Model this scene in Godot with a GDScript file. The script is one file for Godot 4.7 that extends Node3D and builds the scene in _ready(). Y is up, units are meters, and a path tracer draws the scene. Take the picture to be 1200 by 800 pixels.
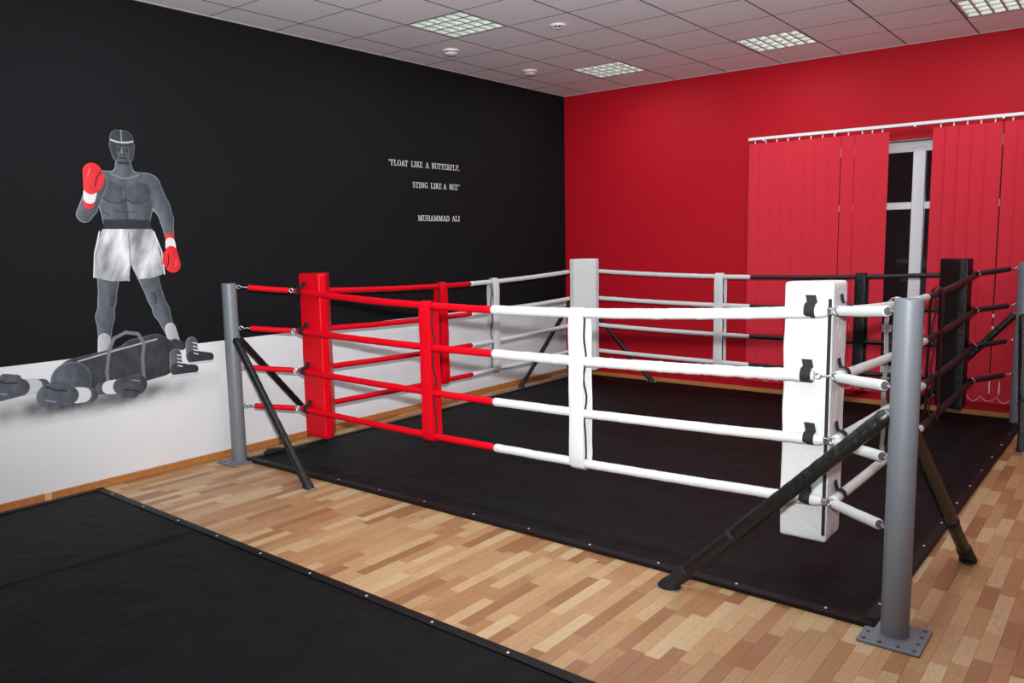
extends Node3D
# A boxing gym: a square floor ring between a black wall and a red wall with vertical blinds.
# x runs along the red back wall (z = 0), z along the black wall (x = 0) towards the viewer, metres.

const H := 3.51            # ceiling height
const RX := 8.16           # room extent along x
const RZ := 11.49          # room extent along z
const TX := 0.36           # first ceiling grid line from the black wall
const TZ := 0.69           # first ceiling grid line from the red wall
const CAM := Vector3(5.8702, 1.7365, 8.5476)

var rng := RandomNumberGenerator.new()
var cam: Camera3D
var M := {}
var used := {}

# ------------------------------------------------------------------ mesh builder
class MB:
	var v := PackedVector3Array()
	var n := PackedVector3Array()
	var u := PackedVector2Array()
	func tri(a: Vector3, b: Vector3, c: Vector3, na: Vector3, nb: Vector3, nc: Vector3, ua := Vector2.ZERO, ub := Vector2.ZERO, uc := Vector2.ZERO) -> void:
		if (b - a).cross(c - a).dot(na + nb + nc) > 0.0:
			v.append_array(PackedVector3Array([a, c, b])); n.append_array(PackedVector3Array([na, nc, nb])); u.append_array(PackedVector2Array([ua, uc, ub]))
		else:
			v.append_array(PackedVector3Array([a, b, c])); n.append_array(PackedVector3Array([na, nb, nc])); u.append_array(PackedVector2Array([ua, ub, uc]))
	func quad(a: Vector3, b: Vector3, c: Vector3, d: Vector3, na: Vector3, nb: Vector3, nc: Vector3, nd: Vector3, uv := [Vector2.ZERO, Vector2.ZERO, Vector2.ZERO, Vector2.ZERO]) -> void:
		tri(a, b, c, na, nb, nc, uv[0], uv[1], uv[2])
		tri(a, c, d, na, nc, nd, uv[0], uv[2], uv[3])
	func flat(a: Vector3, b: Vector3, c: Vector3, d: Vector3, nn: Vector3, uv := [Vector2.ZERO, Vector2.ZERO, Vector2.ZERO, Vector2.ZERO]) -> void:
		quad(a, b, c, d, nn, nn, nn, nn, uv)
	# box with chamfered edges whose normals are rounded
	func box(at: Vector3, size: Vector3, r := 0.004, basis := Basis()) -> void:
		var h := size * 0.5
		r = minf(r, minf(h.x, minf(h.y, h.z)) * 0.9)
		var P := func(s: Vector3, ax: int) -> Vector3:
			var p := Vector3(s.x * (h.x - r), s.y * (h.y - r), s.z * (h.z - r))
			p[ax] = s[ax] * h[ax]
			return at + basis * p
		var N := func(s: Vector3, ax: int) -> Vector3:
			var q := Vector3.ZERO
			q[ax] = s[ax]
			return basis * q
		for ax in 3:
			var b := (ax + 1) % 3
			var c := (ax + 2) % 3
			for sg in [-1.0, 1.0]:
				var q := []
				for k in [[-1, -1], [1, -1], [1, 1], [-1, 1]]:
					var s := Vector3.ZERO
					s[ax] = sg; s[b] = k[0]; s[c] = k[1]
					q.append(s)
				var nn: Vector3 = N.call(q[0], ax)
				flat(P.call(q[0], ax), P.call(q[1], ax), P.call(q[2], ax), P.call(q[3], ax), nn, [Vector2(0, 0), Vector2(size[b], 0), Vector2(size[b], size[c]), Vector2(0, size[c])])
			# edges along axis ax between faces b and c
			for sb in [-1.0, 1.0]:
				for sc in [-1.0, 1.0]:
					var s0 := Vector3.ZERO
					s0[ax] = -1.0; s0[b] = sb; s0[c] = sc
					var s1 := s0
					s1[ax] = 1.0
					quad(P.call(s0, b), P.call(s1, b), P.call(s1, c), P.call(s0, c), N.call(s0, b), N.call(s1, b), N.call(s1, c), N.call(s0, c))
		for sx in [-1.0, 1.0]:
			for sy in [-1.0, 1.0]:
				for sz in [-1.0, 1.0]:
					var s := Vector3(sx, sy, sz)
					tri(P.call(s, 0), P.call(s, 1), P.call(s, 2), N.call(s, 0), N.call(s, 1), N.call(s, 2))
	# rows of points -> smooth surface; wrap closes each row
	func sheet(rows: Array, wrap: bool, cap0 := false, cap1 := false, two := 0.0) -> void:
		var R := rows.size()
		var C: int = rows[0].size()
		var nrm := []
		var mid := []
		for i in R:
			var m := Vector3.ZERO
			for p in rows[i]:
				m += p
			mid.append(m / C)
		var sgn := 0.0
		for i in R:
			var line := PackedVector3Array()
			for j in C:
				var i0 := maxi(i - 1, 0)
				var i1 := mini(i + 1, R - 1)
				var j0 := (j - 1 + C) % C if wrap else maxi(j - 1, 0)
				var j1 := (j + 1) % C if wrap else mini(j + 1, C - 1)
				var q: Vector3 = (rows[i1][j] - rows[i0][j]).cross(rows[i][j1] - rows[i][j0])
				if q.length() < 1e-12:
					q = rows[i][j] - mid[i]
				q = q.normalized()
				line.append(q)
				sgn += q.dot(rows[i][j] - mid[i])
			nrm.append(line)
		var f := -1.0 if (sgn < 0.0 and wrap) else 1.0
		var cols := C if wrap else C - 1
		for i in R - 1:
			for j in cols:
				var k := (j + 1) % C
				quad(rows[i][j], rows[i][k], rows[i + 1][k], rows[i + 1][j], nrm[i][j] * f, nrm[i][k] * f, nrm[i + 1][k] * f, nrm[i + 1][j] * f,
					[Vector2(float(j) / C, i), Vector2(float(j + 1) / C, i), Vector2(float(j + 1) / C, i + 1), Vector2(float(j) / C, i + 1)])
		if cap0 and R > 1:
			fan(rows[0], (mid[0] - mid[1]).normalized())
		if cap1 and R > 1:
			fan(rows[R - 1], (mid[R - 1] - mid[R - 2]).normalized())
	func fan(ring, nn: Vector3) -> void:
		var c := Vector3.ZERO
		for p in ring:
			c += p
		c /= ring.size()
		for j in ring.size():
			tri(c, ring[j], ring[(j + 1) % ring.size()], nn, nn, nn)
	# tube along points; r a number or one radius per point
	func tube(pts: Array, r, sides := 12, caps := true) -> void:
		var rows := []
		var up := Vector3.UP
		var t0: Vector3 = (pts[1] - pts[0]).normalized()
		if absf(t0.dot(up)) > 0.9:
			up = Vector3.RIGHT
		var a := t0.cross(up).normalized()
		for i in pts.size():
			var t: Vector3 = (pts[mini(i + 1, pts.size() - 1)] - pts[maxi(i - 1, 0)]).normalized()
			a = (a - t * a.dot(t)).normalized()
			var b := t.cross(a)
			var ring := PackedVector3Array()
			var rr: float = r[i] if r is Array else r
			for k in sides:
				var g := TAU * k / sides
				ring.append(pts[i] + (a * cos(g) + b * sin(g)) * rr)
			rows.append(ring)
		sheet(rows, true, caps, caps)
	func torus(at: Vector3, axis: Vector3, R: float, r: float, seg := 16, sides := 8) -> void:
		var a := axis.cross(Vector3.UP if absf(axis.normalized().y) < 0.9 else Vector3.RIGHT).normalized()
		var b := axis.normalized().cross(a)
		var rows := []
		for i in seg + 1:
			var g := TAU * i / seg
			var c := at + (a * cos(g) + b * sin(g)) * R
			var o := (c - at).normalized()
			var ring := PackedVector3Array()
			for k in sides:
				var w := TAU * k / sides
				ring.append(c + (o * cos(w) + axis.normalized() * sin(w)) * r)
			rows.append(ring)
		sheet(rows, true)
	# profile of (radius, height) turned about a vertical axis
	func lathe(at: Vector3, prof: Array, sides := 24) -> void:
		var rows := []
		for p in prof:
			var ring := PackedVector3Array()
			for k in sides:
				var g := TAU * k / sides
				ring.append(at + Vector3(cos(g) * p.x, p.y, sin(g) * p.x))
			rows.append(ring)
		sheet(rows, true)
	func mesh() -> ArrayMesh:
		var arr := []
		arr.resize(Mesh.ARRAY_MAX)
		arr[Mesh.ARRAY_VERTEX] = v
		arr[Mesh.ARRAY_NORMAL] = n
		arr[Mesh.ARRAY_TEX_UV] = u
		var m := ArrayMesh.new()
		m.add_surface_from_arrays(Mesh.PRIMITIVE_TRIANGLES, arr)
		return m

# ------------------------------------------------------------------ scene helpers
func numbered(s: String) -> String:
	if not used.has(s):
		used[s] = 0
		return s
	used[s] += 1
	return "%s_%03d" % [s, used[s]]

func put(called: String, mesh: Mesh, m: Material, parent: Node = self) -> MeshInstance3D:
	var o := MeshInstance3D.new()
	o.name = numbered(called) if parent == self else called
	o.mesh = mesh
	o.material_override = m
	o.cast_shadow = GeometryInstance3D.SHADOW_CASTING_SETTING_ON
	parent.add_child(o, true)
	return o

func build(called: String, b: MB, m: Material, parent: Node = self) -> MeshInstance3D:
	return put(called, b.mesh(), m, parent)

func tag(o: Node, label: String, category: String, group := "") -> Node:
	o.set_meta("label", label)
	o.set_meta("category", category)
	if group != "":
		o.set_meta("group", group)
	return o

func thing(called: String, label: String, category: String, at := Vector3.ZERO, group := "") -> Node3D:
	var o := Node3D.new()
	o.name = numbered(called)
	o.position = at
	add_child(o, true)
	tag(o, label, category, group)
	return o

func struct(o: Node) -> Node:
	o.set_meta("kind", "structure")
	return o

func mat(c: Color, rough := 0.6, metal := 0.0, spec := 0.5) -> StandardMaterial3D:
	var m := StandardMaterial3D.new()
	m.albedo_color = c
	m.roughness = rough
	m.metallic = metal
	m.metallic_specular = spec
	return m

func rgb(r: int, g: int, b: int) -> Color:
	return Color8(r, g, b)

func noise_normal(sd: int, freq: float, bump: float, size := 512, oct := 4) -> NoiseTexture2D:
	var f := FastNoiseLite.new()
	f.seed = sd
	f.frequency = freq
	f.fractal_octaves = oct
	var t := NoiseTexture2D.new()
	t.width = size; t.height = size
	t.seamless = true
	t.as_normal_map = true
	t.bump_strength = bump
	t.noise = f
	return t

func noise_tint(sd: int, freq: float, a: Color, b: Color, size := 512) -> NoiseTexture2D:
	var f := FastNoiseLite.new()
	f.seed = sd
	f.frequency = freq
	f.fractal_octaves = 5
	var t := NoiseTexture2D.new()
	t.width = size; t.height = size
	t.seamless = true
	t.noise = f
	var g := Gradient.new()
	g.set_color(0, a); g.set_color(1, b)
	t.color_ramp = g
	return t

func relief(m: StandardMaterial3D, tex: Texture2D, amount: float, scale: float) -> StandardMaterial3D:
	m.normal_enabled = true
	m.normal_texture = tex
	m.normal_scale = amount
	m.uv1_triplanar = true
	m.uv1_scale = Vector3.ONE * scale
	return m

# ------------------------------------------------------------------ materials
func materials() -> void:
	var soft := noise_normal(3, 0.012, 6.0)
	var fine := noise_normal(4, 0.05, 4.0)
	var wall_n := noise_normal(5, 0.08, 3.0)
	var worn := noise_tint(9, 0.01, Color(0.72, 0.72, 0.72), Color(1, 1, 1))
	M.black_wall = relief(mat(rgb(20, 21, 24), 0.7, 0.0, 0.25), wall_n, 0.25, 1.5)
	M.white_wall = relief(mat(rgb(220, 221, 222), 0.8), wall_n, 0.25, 1.5)
	M.red_wall = relief(mat(rgb(176, 12, 30), 0.6, 0.0, 0.3), wall_n, 0.2, 1.5)
	M.plain_wall = relief(mat(rgb(112, 84, 78), 0.8), wall_n, 0.2, 1.5)
	M.tile = relief(mat(rgb(243, 247, 251), 0.95, 0.0, 0.2), fine, 0.35, 1.2)
	M.grid = mat(rgb(96, 90, 93), 0.9, 0.0, 0.1)
	M.slab = mat(rgb(150, 150, 150), 0.9)
	M.trim_white = mat(rgb(215, 215, 218), 0.5)
	M.pvc = mat(rgb(222, 220, 224), 0.35)
	M.skirting = mat(rgb(196, 128, 68), 0.5)
	M.canvas = relief(mat(rgb(22, 23, 23), 0.62, 0.0, 0.25), soft, 0.3, 0.9)
	M.canvas.albedo_texture = worn
	M.canvas_red = relief(mat(rgb(23, 21, 21), 0.62, 0.0, 0.25), soft, 0.45, 0.9)
	M.canvas_red.albedo_texture = worn
	M.edging = mat(rgb(19, 14, 16), 0.5, 0.0, 0.35)
	M.screw = mat(rgb(200, 200, 205), 0.3, 0.9)
	M.post = relief(mat(rgb(116, 121, 128), 0.45, 0.1), fine, 0.06, 2.0)
	M.chrome = mat(rgb(205, 207, 212), 0.25, 0.95)
	M.red_vinyl = relief(mat(rgb(212, 3, 24), 0.4, 0.0, 0.35), soft, 0.5, 2.5)
	M.red_cloth = relief(mat(rgb(212, 4, 26), 0.55, 0.0, 0.25), fine, 0.5, 3.0)
	M.white_vinyl = relief(mat(rgb(210, 211, 211), 0.5, 0.0, 0.3), soft, 0.6, 2.2)
	M.white_cloth = relief(mat(rgb(210, 211, 210), 0.55, 0.0, 0.3), fine, 0.5, 3.0)
	M.black_vinyl = relief(mat(rgb(18, 18, 20), 0.45, 0.0, 0.35), soft, 0.5, 2.5)
	M.black_cloth = relief(mat(rgb(22, 20, 22), 0.5), fine, 0.5, 3.0)
	M.velcro = mat(rgb(24, 22, 28), 0.8)
	M.brace = relief(mat(rgb(17, 17, 18), 0.36), soft, 0.8, 4.0)
	M.rubber = mat(rgb(20, 20, 21), 0.6)
	M.foam = mat(rgb(82, 78, 86), 0.9)
	M.blind = relief(mat(rgb(205, 48, 62), 0.75, 0.0, 0.2), fine, 0.3, 2.0)
	M.white_plastic = mat(rgb(228, 226, 226), 0.45)
	M.dark_plastic = mat(rgb(70, 72, 78), 0.5)
	M.lettering = mat(rgb(215, 215, 215), 0.6)
	M.louvre = mat(rgb(205, 210, 206), 0.45, 0.2)
	M.housing = mat(rgb(190, 194, 190), 0.5)
	M.lamp = mat(rgb(255, 255, 255), 0.5)
	M.lamp.emission_enabled = true
	M.lamp.emission = Color(0.97, 1.0, 0.98)
	M.lamp.emission_energy_multiplier = 2.6
	var g := mat(Color(0.05, 0.05, 0.055, 0.25), 0.03)
	g.transparency = BaseMaterial3D.TRANSPARENCY_ALPHA
	M.glass = g
	# wood grain, light value around one, streaks along v
	var f := FastNoiseLite.new()
	f.seed = 11; f.frequency = 0.02; f.fractal_octaves = 4
	var img := Image.create_empty(256, 512, false, Image.FORMAT_RGB8)
	for y in 512:
		for x in 256:
			var wob := f.get_noise_2d(x * 0.6, y * 0.35) * 30.0
			var streak := f.get_noise_2d(x * 9.0 + wob, y * 0.32) * 0.5 + 0.5
			var pore := f.get_noise_2d(x * 23.0, y * 1.6 + 900.0)
			var ring := sin((x + wob * 1.6 + pow(absf(x - 128.0), 1.6) * 0.02 + y * 0.05) * 0.33) * 0.5 + 0.5
			var l := 0.86 + 0.1 * (streak - 0.5) + 0.07 * ring - 0.05 * maxf(0.0, pore)
			img.set_pixel(x, y, Color(l, l * 0.995, l * 0.985))
	M.grain = ImageTexture.create_from_image(img)
	M.planks = []
	for c in [rgb(212, 174, 130), rgb(218, 184, 142), rgb(204, 160, 116), rgb(192, 145, 100), rgb(184, 134, 92), rgb(168, 117, 78), rgb(198, 153, 108)]:
		var p := mat(c, 0.42, 0.0, 0.5)
		p.albedo_texture = M.grain
		M.planks.append(p)
	M.skirting.albedo_texture = M.grain

# ------------------------------------------------------------------ main
func _ready() -> void:
	rng.seed = 20
	# --- camera
	cam = Camera3D.new()
	cam.name = "camera"
	cam.transform = Transform3D(Basis(Vector3.UP, 0.6705) * Basis(Vector3.RIGHT, -0.1263) * Basis(Vector3.BACK, -0.0184), CAM)
	cam.fov = rad_to_deg(2.0 * atan(400.0 / 935.54))
	cam.near = 0.05
	add_child(cam)
	cam.make_current()
	# --- sky (night outside) and exposure
	var env := Environment.new()
	env.background_mode = Environment.BG_COLOR
	env.background_color = Color(0.15, 0.105, 0.12)
	env.tonemap_mode = Environment.TONE_MAPPER_LINEAR
	env.tonemap_exposure = 1.0
	env.sdfgi_enabled = true
	env.ssao_enabled = true
	env.ssil_enabled = true
	var we := WorldEnvironment.new()
	we.name = "environment"
	we.environment = env
	add_child(we)
	# --- the photographer's flash, on top of the camera
	var flash := SpotLight3D.new()
	flash.name = "camera_flash"
	var aim := (cam.transform.basis * Vector3(-40.0 / 935.0, 300.0 / 935.0, -1.0)).normalized()
	flash.transform = Transform3D(Basis.looking_at(aim, Vector3.UP), CAM + Vector3(0, 0.27, 0))
	flash.light_energy = 44.0
	flash.light_color = Color(0.98, 0.99, 1.0)
	flash.light_size = 0.04
	flash.spot_range = 30.0
	flash.spot_attenuation = 2.0
	flash.spot_angle = 51.0
	flash.spot_angle_attenuation = 1.0
	flash.shadow_enabled = true
	add_child(flash)
	materials()
	shell()
	floor_planks()
	ceiling_tiles()
	window_and_blinds()
	mats()
	ring()
	mural()
	lettering()
	small_things()

const LAMP_ENERGY := 1.3

func shell() -> void:
	var b := MB.new()
	b.box(Vector3(RX / 2, -0.112, RZ / 2), Vector3(RX + 0.6, 0.2, RZ + 0.6), 0.001)
	var fl := build("floor", b, M.slab)
	struct(fl)
	# black wall with the white band below
	var wl := Node3D.new()
	wl.name = "wall_left"
	add_child(wl)
	struct(wl)
	b = MB.new()
	b.box(Vector3(-0.1, (0.967 + H + 0.3) / 2, RZ / 2), Vector3(0.2, H + 0.3 - 0.967, RZ + 0.6), 0.001)
	build("upper_wall", b, M.black_wall, wl)
	b = MB.new()
	b.box(Vector3(-0.1, 0.967 / 2 - 0.1, RZ / 2), Vector3(0.2, 0.967 + 0.2, RZ + 0.6), 0.001)
	build("lower_wall", b, M.white_wall, wl)
	# red wall with the window opening x 2.75..5.45, y 0.3..2.625
	b = MB.new()
	var x0 := 2.75
	var x1 := 5.45
	var y0 := 0.30
	var y1 := 2.625
	b.box(Vector3(x0 / 2 - 0.15, H / 2, -0.15), Vector3(x0 + 0.3, H + 0.6, 0.3), 0.001)
	b.box(Vector3((x1 + RX + 0.3) / 2, H / 2, -0.15), Vector3(RX + 0.3 - x1, H + 0.6, 0.3), 0.001)
	b.box(Vector3((x0 + x1) / 2, (y1 + H + 0.3) / 2, -0.15), Vector3(x1 - x0, H + 0.3 - y1, 0.3), 0.001)
	b.box(Vector3((x0 + x1) / 2, y0 / 2 - 0.1, -0.15), Vector3(x1 - x0, y0 + 0.2, 0.3), 0.001)
	struct(build("wall_back", b, M.red_wall))
	b = MB.new()
	b.box(Vector3(RX + 0.1, H / 2, RZ / 2), Vector3(0.2, H + 0.6, RZ + 0.6), 0.001)
	struct(build("wall_right", b, M.red_wall))
	b = MB.new()
	b.box(Vector3(RX / 2, H / 2, RZ + 0.1), Vector3(RX + 0.6, H + 0.6, 0.2), 0.001)
	struct(build("wall_front", b, M.plain_wall))
	# skirting boards
	b = MB.new()
	b.box(Vector3(0.008, 0.03, RZ / 2), Vector3(0.016, 0.06, RZ), 0.005)
	var bl := build("baseboard_left", b, M.skirting)
	struct(bl)
	b = MB.new()
	b.box(Vector3(0.0175, 0.031, 6.36), Vector3(0.006, 0.062, 0.045), 0.002)
	build("joint_cover", b, mat(rgb(214, 170, 116), 0.5), bl)
	b = MB.new()
	b.box(Vector3(RX / 2, 0.03, 0.008), Vector3(RX - 0.04, 0.06, 0.016), 0.005)
	struct(build("baseboard_back", b, M.skirting))
	# wall angles of the ceiling
	b = MB.new()
	b.box(Vector3(0.011, H - 0.001, RZ / 2), Vector3(0.022, 0.004, RZ), 0.001)
	struct(build("trim_1", b, M.trim_white))
	b = MB.new()
	b.box(Vector3(RX / 2, H - 0.001, 0.011), Vector3(RX - 0.05, 0.004, 0.022), 0.001)
	struct(build("trim_2", b, M.trim_white))

func in_frame(p: Vector3, margin := 0.03) -> bool:
	var q := cam.transform.affine_inverse() * p
	if q.z > -0.2:
		return false
	var k := 935.54 / -q.z
	return absf(q.x * k) < 600.0 * (1 + margin) and absf(q.y * k) < 400.0 * (1 + margin)

func floor_planks() -> void:
	var fl := get_node("floor")
	var w := 0.0686
	var lens := [0.28, 0.34, 0.4, 0.46, 0.54]
	var shapes := {}
	for L in lens:
		for k in 6:
			var b := MB.new()
			var u0 := rng.randf() * 0.7
			var v0 := rng.randf()
			var hw := w / 2 - 0.0003
			var hl: float = L / 2 - 0.0003
			var r := 0.0005
			var us := 0.34
			var P := [Vector3(-hw, -r, -hl), Vector3(hw, -r, -hl), Vector3(hw, -r, hl), Vector3(-hw, -r, hl)]
			var Q := [Vector3(-hw + r, 0, -hl + r), Vector3(hw - r, 0, -hl + r), Vector3(hw - r, 0, hl - r), Vector3(-hw + r, 0, hl - r)]
			var B := []
			for p in P:
				B.append(Vector3(p.x, -0.012, p.z))
			b.flat(Q[0], Q[1], Q[2], Q[3], Vector3.UP, [Vector2(u0, v0), Vector2(u0 + us, v0), Vector2(u0 + us, v0 + L * 0.9), Vector2(u0, v0 + L * 0.9)])
			var ns := [Vector3(0, 0, -1), Vector3(1, 0, 0), Vector3(0, 0, 1), Vector3(-1, 0, 0)]
			for e in 4:
				var f := (e + 1) % 4
				b.quad(Q[e], Q[f], P[f], P[e], Vector3.UP, Vector3.UP, ns[e], ns[e])
				b.flat(P[e], P[f], B[f], B[e], ns[e])
			shapes["%s_%d" % [L, k]] = b.mesh()
	var cand := []
	var rest := []
	var nrow := int(6.9 / w)
	for i in nrow:
		var x := (i + 0.5) * w
		var z := -rng.randf() * 0.4
		var last := -1
		while z < 7.6:
			var li := rng.randi() % lens.size()
			var L: float = lens[li]
			var zc := z + L / 2
			z += L
			if zc - L / 2 < 0.0:
				continue
			var c: int = rng.randi() % M.planks.size()
			if c == last:
				c = (c + 1 + rng.randi() % 3) % M.planks.size()
			last = c
			var under1 := x - w / 2 > 0.3 and x + w / 2 < 5.0 and zc - L / 2 > 0.09 and zc + L / 2 < 4.88
			var under2 := x - w / 2 > 0.1 and x + w / 2 < 4.96 and zc - L / 2 > 6.1
			if under1 or under2:
				continue
			var it := {"p": Vector3(x, 0, zc), "m": shapes["%s_%d" % [L, rng.randi() % 6]], "c": c}
			var q: Vector3 = cam.transform.affine_inverse() * (it.p as Vector3)
			if in_frame(it.p, 0.08):
				it.a = L / (q.z * q.z * absf(q.z))
				cand.append(it)
			else:
				rest.append(it)
	cand.sort_custom(func(a, b): return a.a > b.a)
	for k in cand.size():
		if k < 300:
			var o := put("floor_plank", cand[k].m, M.planks[cand[k].c], fl)
			o.position = cand[k].p
		else:
			rest.append(cand[k])
	var joined := ArrayMesh.new()
	for c in M.planks.size():
		var st := SurfaceTool.new()
		st.begin(Mesh.PRIMITIVE_TRIANGLES)
		for it in rest:
			if it.c == c:
				st.append_from(it.m, 0, Transform3D(Basis(), it.p))
		st.set_material(M.planks[c])
		st.commit(joined)
	var o := put("floor_planks_beyond", joined, null, fl)
	o.set_meta("kind", "stuff")

func lamp_cells() -> Array:
	return [[2, 2], [2, 6], [5, 6], [8, 6], [5, 2], [8, 2], [2, -2], [5, -2], [8, -2], [11, 6], [11, 2], [11, -2], [5, -6], [2, -6], [8, -6]]

func ceiling_tiles() -> void:
	var ce := Node3D.new()
	ce.name = "ceiling"
	add_child(ce)
	struct(ce)
	var b := MB.new()
	b.box(Vector3(RX / 2, H + 0.25, RZ / 2), Vector3(RX + 0.6, 0.16, RZ + 0.6), 0.001)
	build("slab", b, M.slab, ce)
	# grid of bars, a little above the faces of the tiles
	b = MB.new()
	for i in range(1, 14):
		b.box(Vector3(TX + 0.6 * (i - 1), H + 0.0063, RZ / 2), Vector3(0.0135, 0.014, RZ), 0.0005)
	for j in range(-10, 8):
		b.box(Vector3(RX / 2, H + 0.0063, TZ + 0.6 * (7 - j)), Vector3(RX, 0.0135, 0.0105), 0.0005)
	build("ceiling_grid", b, M.grid, ce)
	var lamps := {}
	for c in lamp_cells():
		lamps["%d %d" % [c[0], c[1]]] = true
	var shapes := {}
	var far := SurfaceTool.new()
	far.begin(Mesh.PRIMITIVE_TRIANGLES)
	for i in range(0, 14):
		for j in range(-10, 9):
			# the tile lies between grid lines i, i+1 and j, j+1
			if lamps.has("%d %d" % [i, j]):
				continue
			var xa := 0.0 if i == 0 else TX + 0.6 * (i - 1)
			var xb := minf(TX + 0.6 * i, RX)
			var za := 0.0 if j >= 7 else TZ + 0.6 * (6 - j)
			var zb := TZ + 0.6 * (7 - j)
			if j == 7:
				za = 0.09
			if j == 8:
				zb = 0.09
				continue
			if j == 7:
				za = 0.0
			var size := Vector3(xb - xa - 0.013, 0.022, zb - za - 0.008)
			var key := "%.3f %.3f" % [size.x, size.z]
			if not shapes.has(key):
				var t := MB.new()
				t.box(Vector3.ZERO, size, 0.0003)
				shapes[key] = t.mesh()
			var p := Vector3((xa + xb) / 2, H + 0.011, (za + zb) / 2)
			if p.x < 6.6 and p.z < 5.6:
				put("ceiling_tile", shapes[key], M.tile, ce).position = p
			else:
				far.append_from(shapes[key], 0, Transform3D(Basis(), p))
	var o := put("ceiling_tiles_beyond", far.commit(), M.tile, ce)
	o.set_meta("kind", "stuff")
	# luminaires
	var words := ["square louvred ceiling light nearest the black wall, closest to viewer", "square louvred ceiling light close to the corner where black wall meets red wall", "square louvred ceiling light next to the red wall, above the blinds' start", "square louvred ceiling light at the red wall, above the window gap and black corner"]
	var first: Node3D = null
	var k := 0
	for c in lamp_cells():
		var at := Vector3(TX + 0.6 * (c[0] - 0.5), H, TZ + 0.6 * (6.5 - c[1]))
		var t: Node3D
		if first == null:
			first = luminaire()
			t = first
		else:
			t = first.duplicate()
			t.name = numbered("ceiling_light")
			add_child(t)
		t.position = at
		if k < 4:
			tag(t, words[k], "ceiling light", "louvred ceiling lights in view")
		else:
			tag(t, "square louvred ceiling light outside the photographed corner of the hall", "ceiling light", "ceiling lights out of view")
		k += 1

func luminaire() -> Node3D:
	var t := thing("ceiling_light", "", "ceiling light")
	var b := MB.new()
	for s in [-1.0, 1.0]:
		b.box(Vector3(s * 0.291, 0.045, 0), Vector3(0.014, 0.09, 0.596), 0.002)
		b.box(Vector3(0, 0.045, s * 0.291), Vector3(0.57, 0.09, 0.014), 0.002)
	b.box(Vector3(0, 0.095, 0), Vector3(0.596, 0.01, 0.596), 0.002)
	build("housing", b, M.housing, t)
	for i in 4:
		var z := -0.213 + 0.142 * i
		b = MB.new()
		b.tube([Vector3(-0.275, 0.067, z), Vector3(0.275, 0.067, z)], 0.013, 12)
		build("lamp_tube", b, M.lamp, t)
	# long dividers between the lamps, wedge shaped
	for i in 5:
		var z := -0.284 + 0.142 * i
		b = MB.new()
		wedge(b, Vector3(-0.284, 0.05, z), Vector3(0.284, 0.05, z), 0.004, 0.02)
		build("louvre_divider", b, M.louvre, t)
	for i in 7:
		var x := -0.284 + 0.0947 * i
		b = MB.new()
		wedge(b, Vector3(x, 0.05, -0.284), Vector3(x, 0.05, 0.284), 0.003, 0.016)
		build("louvre_blade", b, M.louvre, t)
	var l := AreaLight3D.new()
	l.name = "ceiling_lamp_light"
	l.area_size = Vector2(0.54, 0.54)
	l.position = Vector3(0, -0.012, 0)
	l.rotation.x = -PI / 2
	l.light_energy = LAMP_ENERGY
	l.light_color = Color(0.93, 0.98, 1.0)
	l.area_range = 20.0
	l.shadow_enabled = true
	t.add_child(l, true)
	return t

# a bar that is thin above and thick below, 0.048 high
func wedge(b: MB, p: Vector3, q: Vector3, thin: float, thick: float) -> void:
	var d := (q - p).normalized()
	var s := d.cross(Vector3.UP)
	var down := Vector3(0, -0.048, 0)
	var rows := []
	for e in [p, q]:
		rows.append([e - s * thin * 0.5, e + s * thin * 0.5, e + down + s * thick * 0.5, e + down - s * thick * 0.5])
	var n2 := (s * 0.048 + Vector3.UP * (thick - thin) * 0.5).normalized()
	var n3 := (-s * 0.048 + Vector3.UP * (thick - thin) * 0.5).normalized()
	b.flat(rows[0][1], rows[1][1], rows[1][2], rows[0][2], n2)
	b.flat(rows[0][0], rows[1][0], rows[1][3], rows[0][3], n3)
	b.flat(rows[0][3], rows[1][3], rows[1][2], rows[0][2], Vector3.DOWN)
	b.flat(rows[0][0], rows[1][0], rows[1][1], rows[0][1], Vector3.UP)

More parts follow.
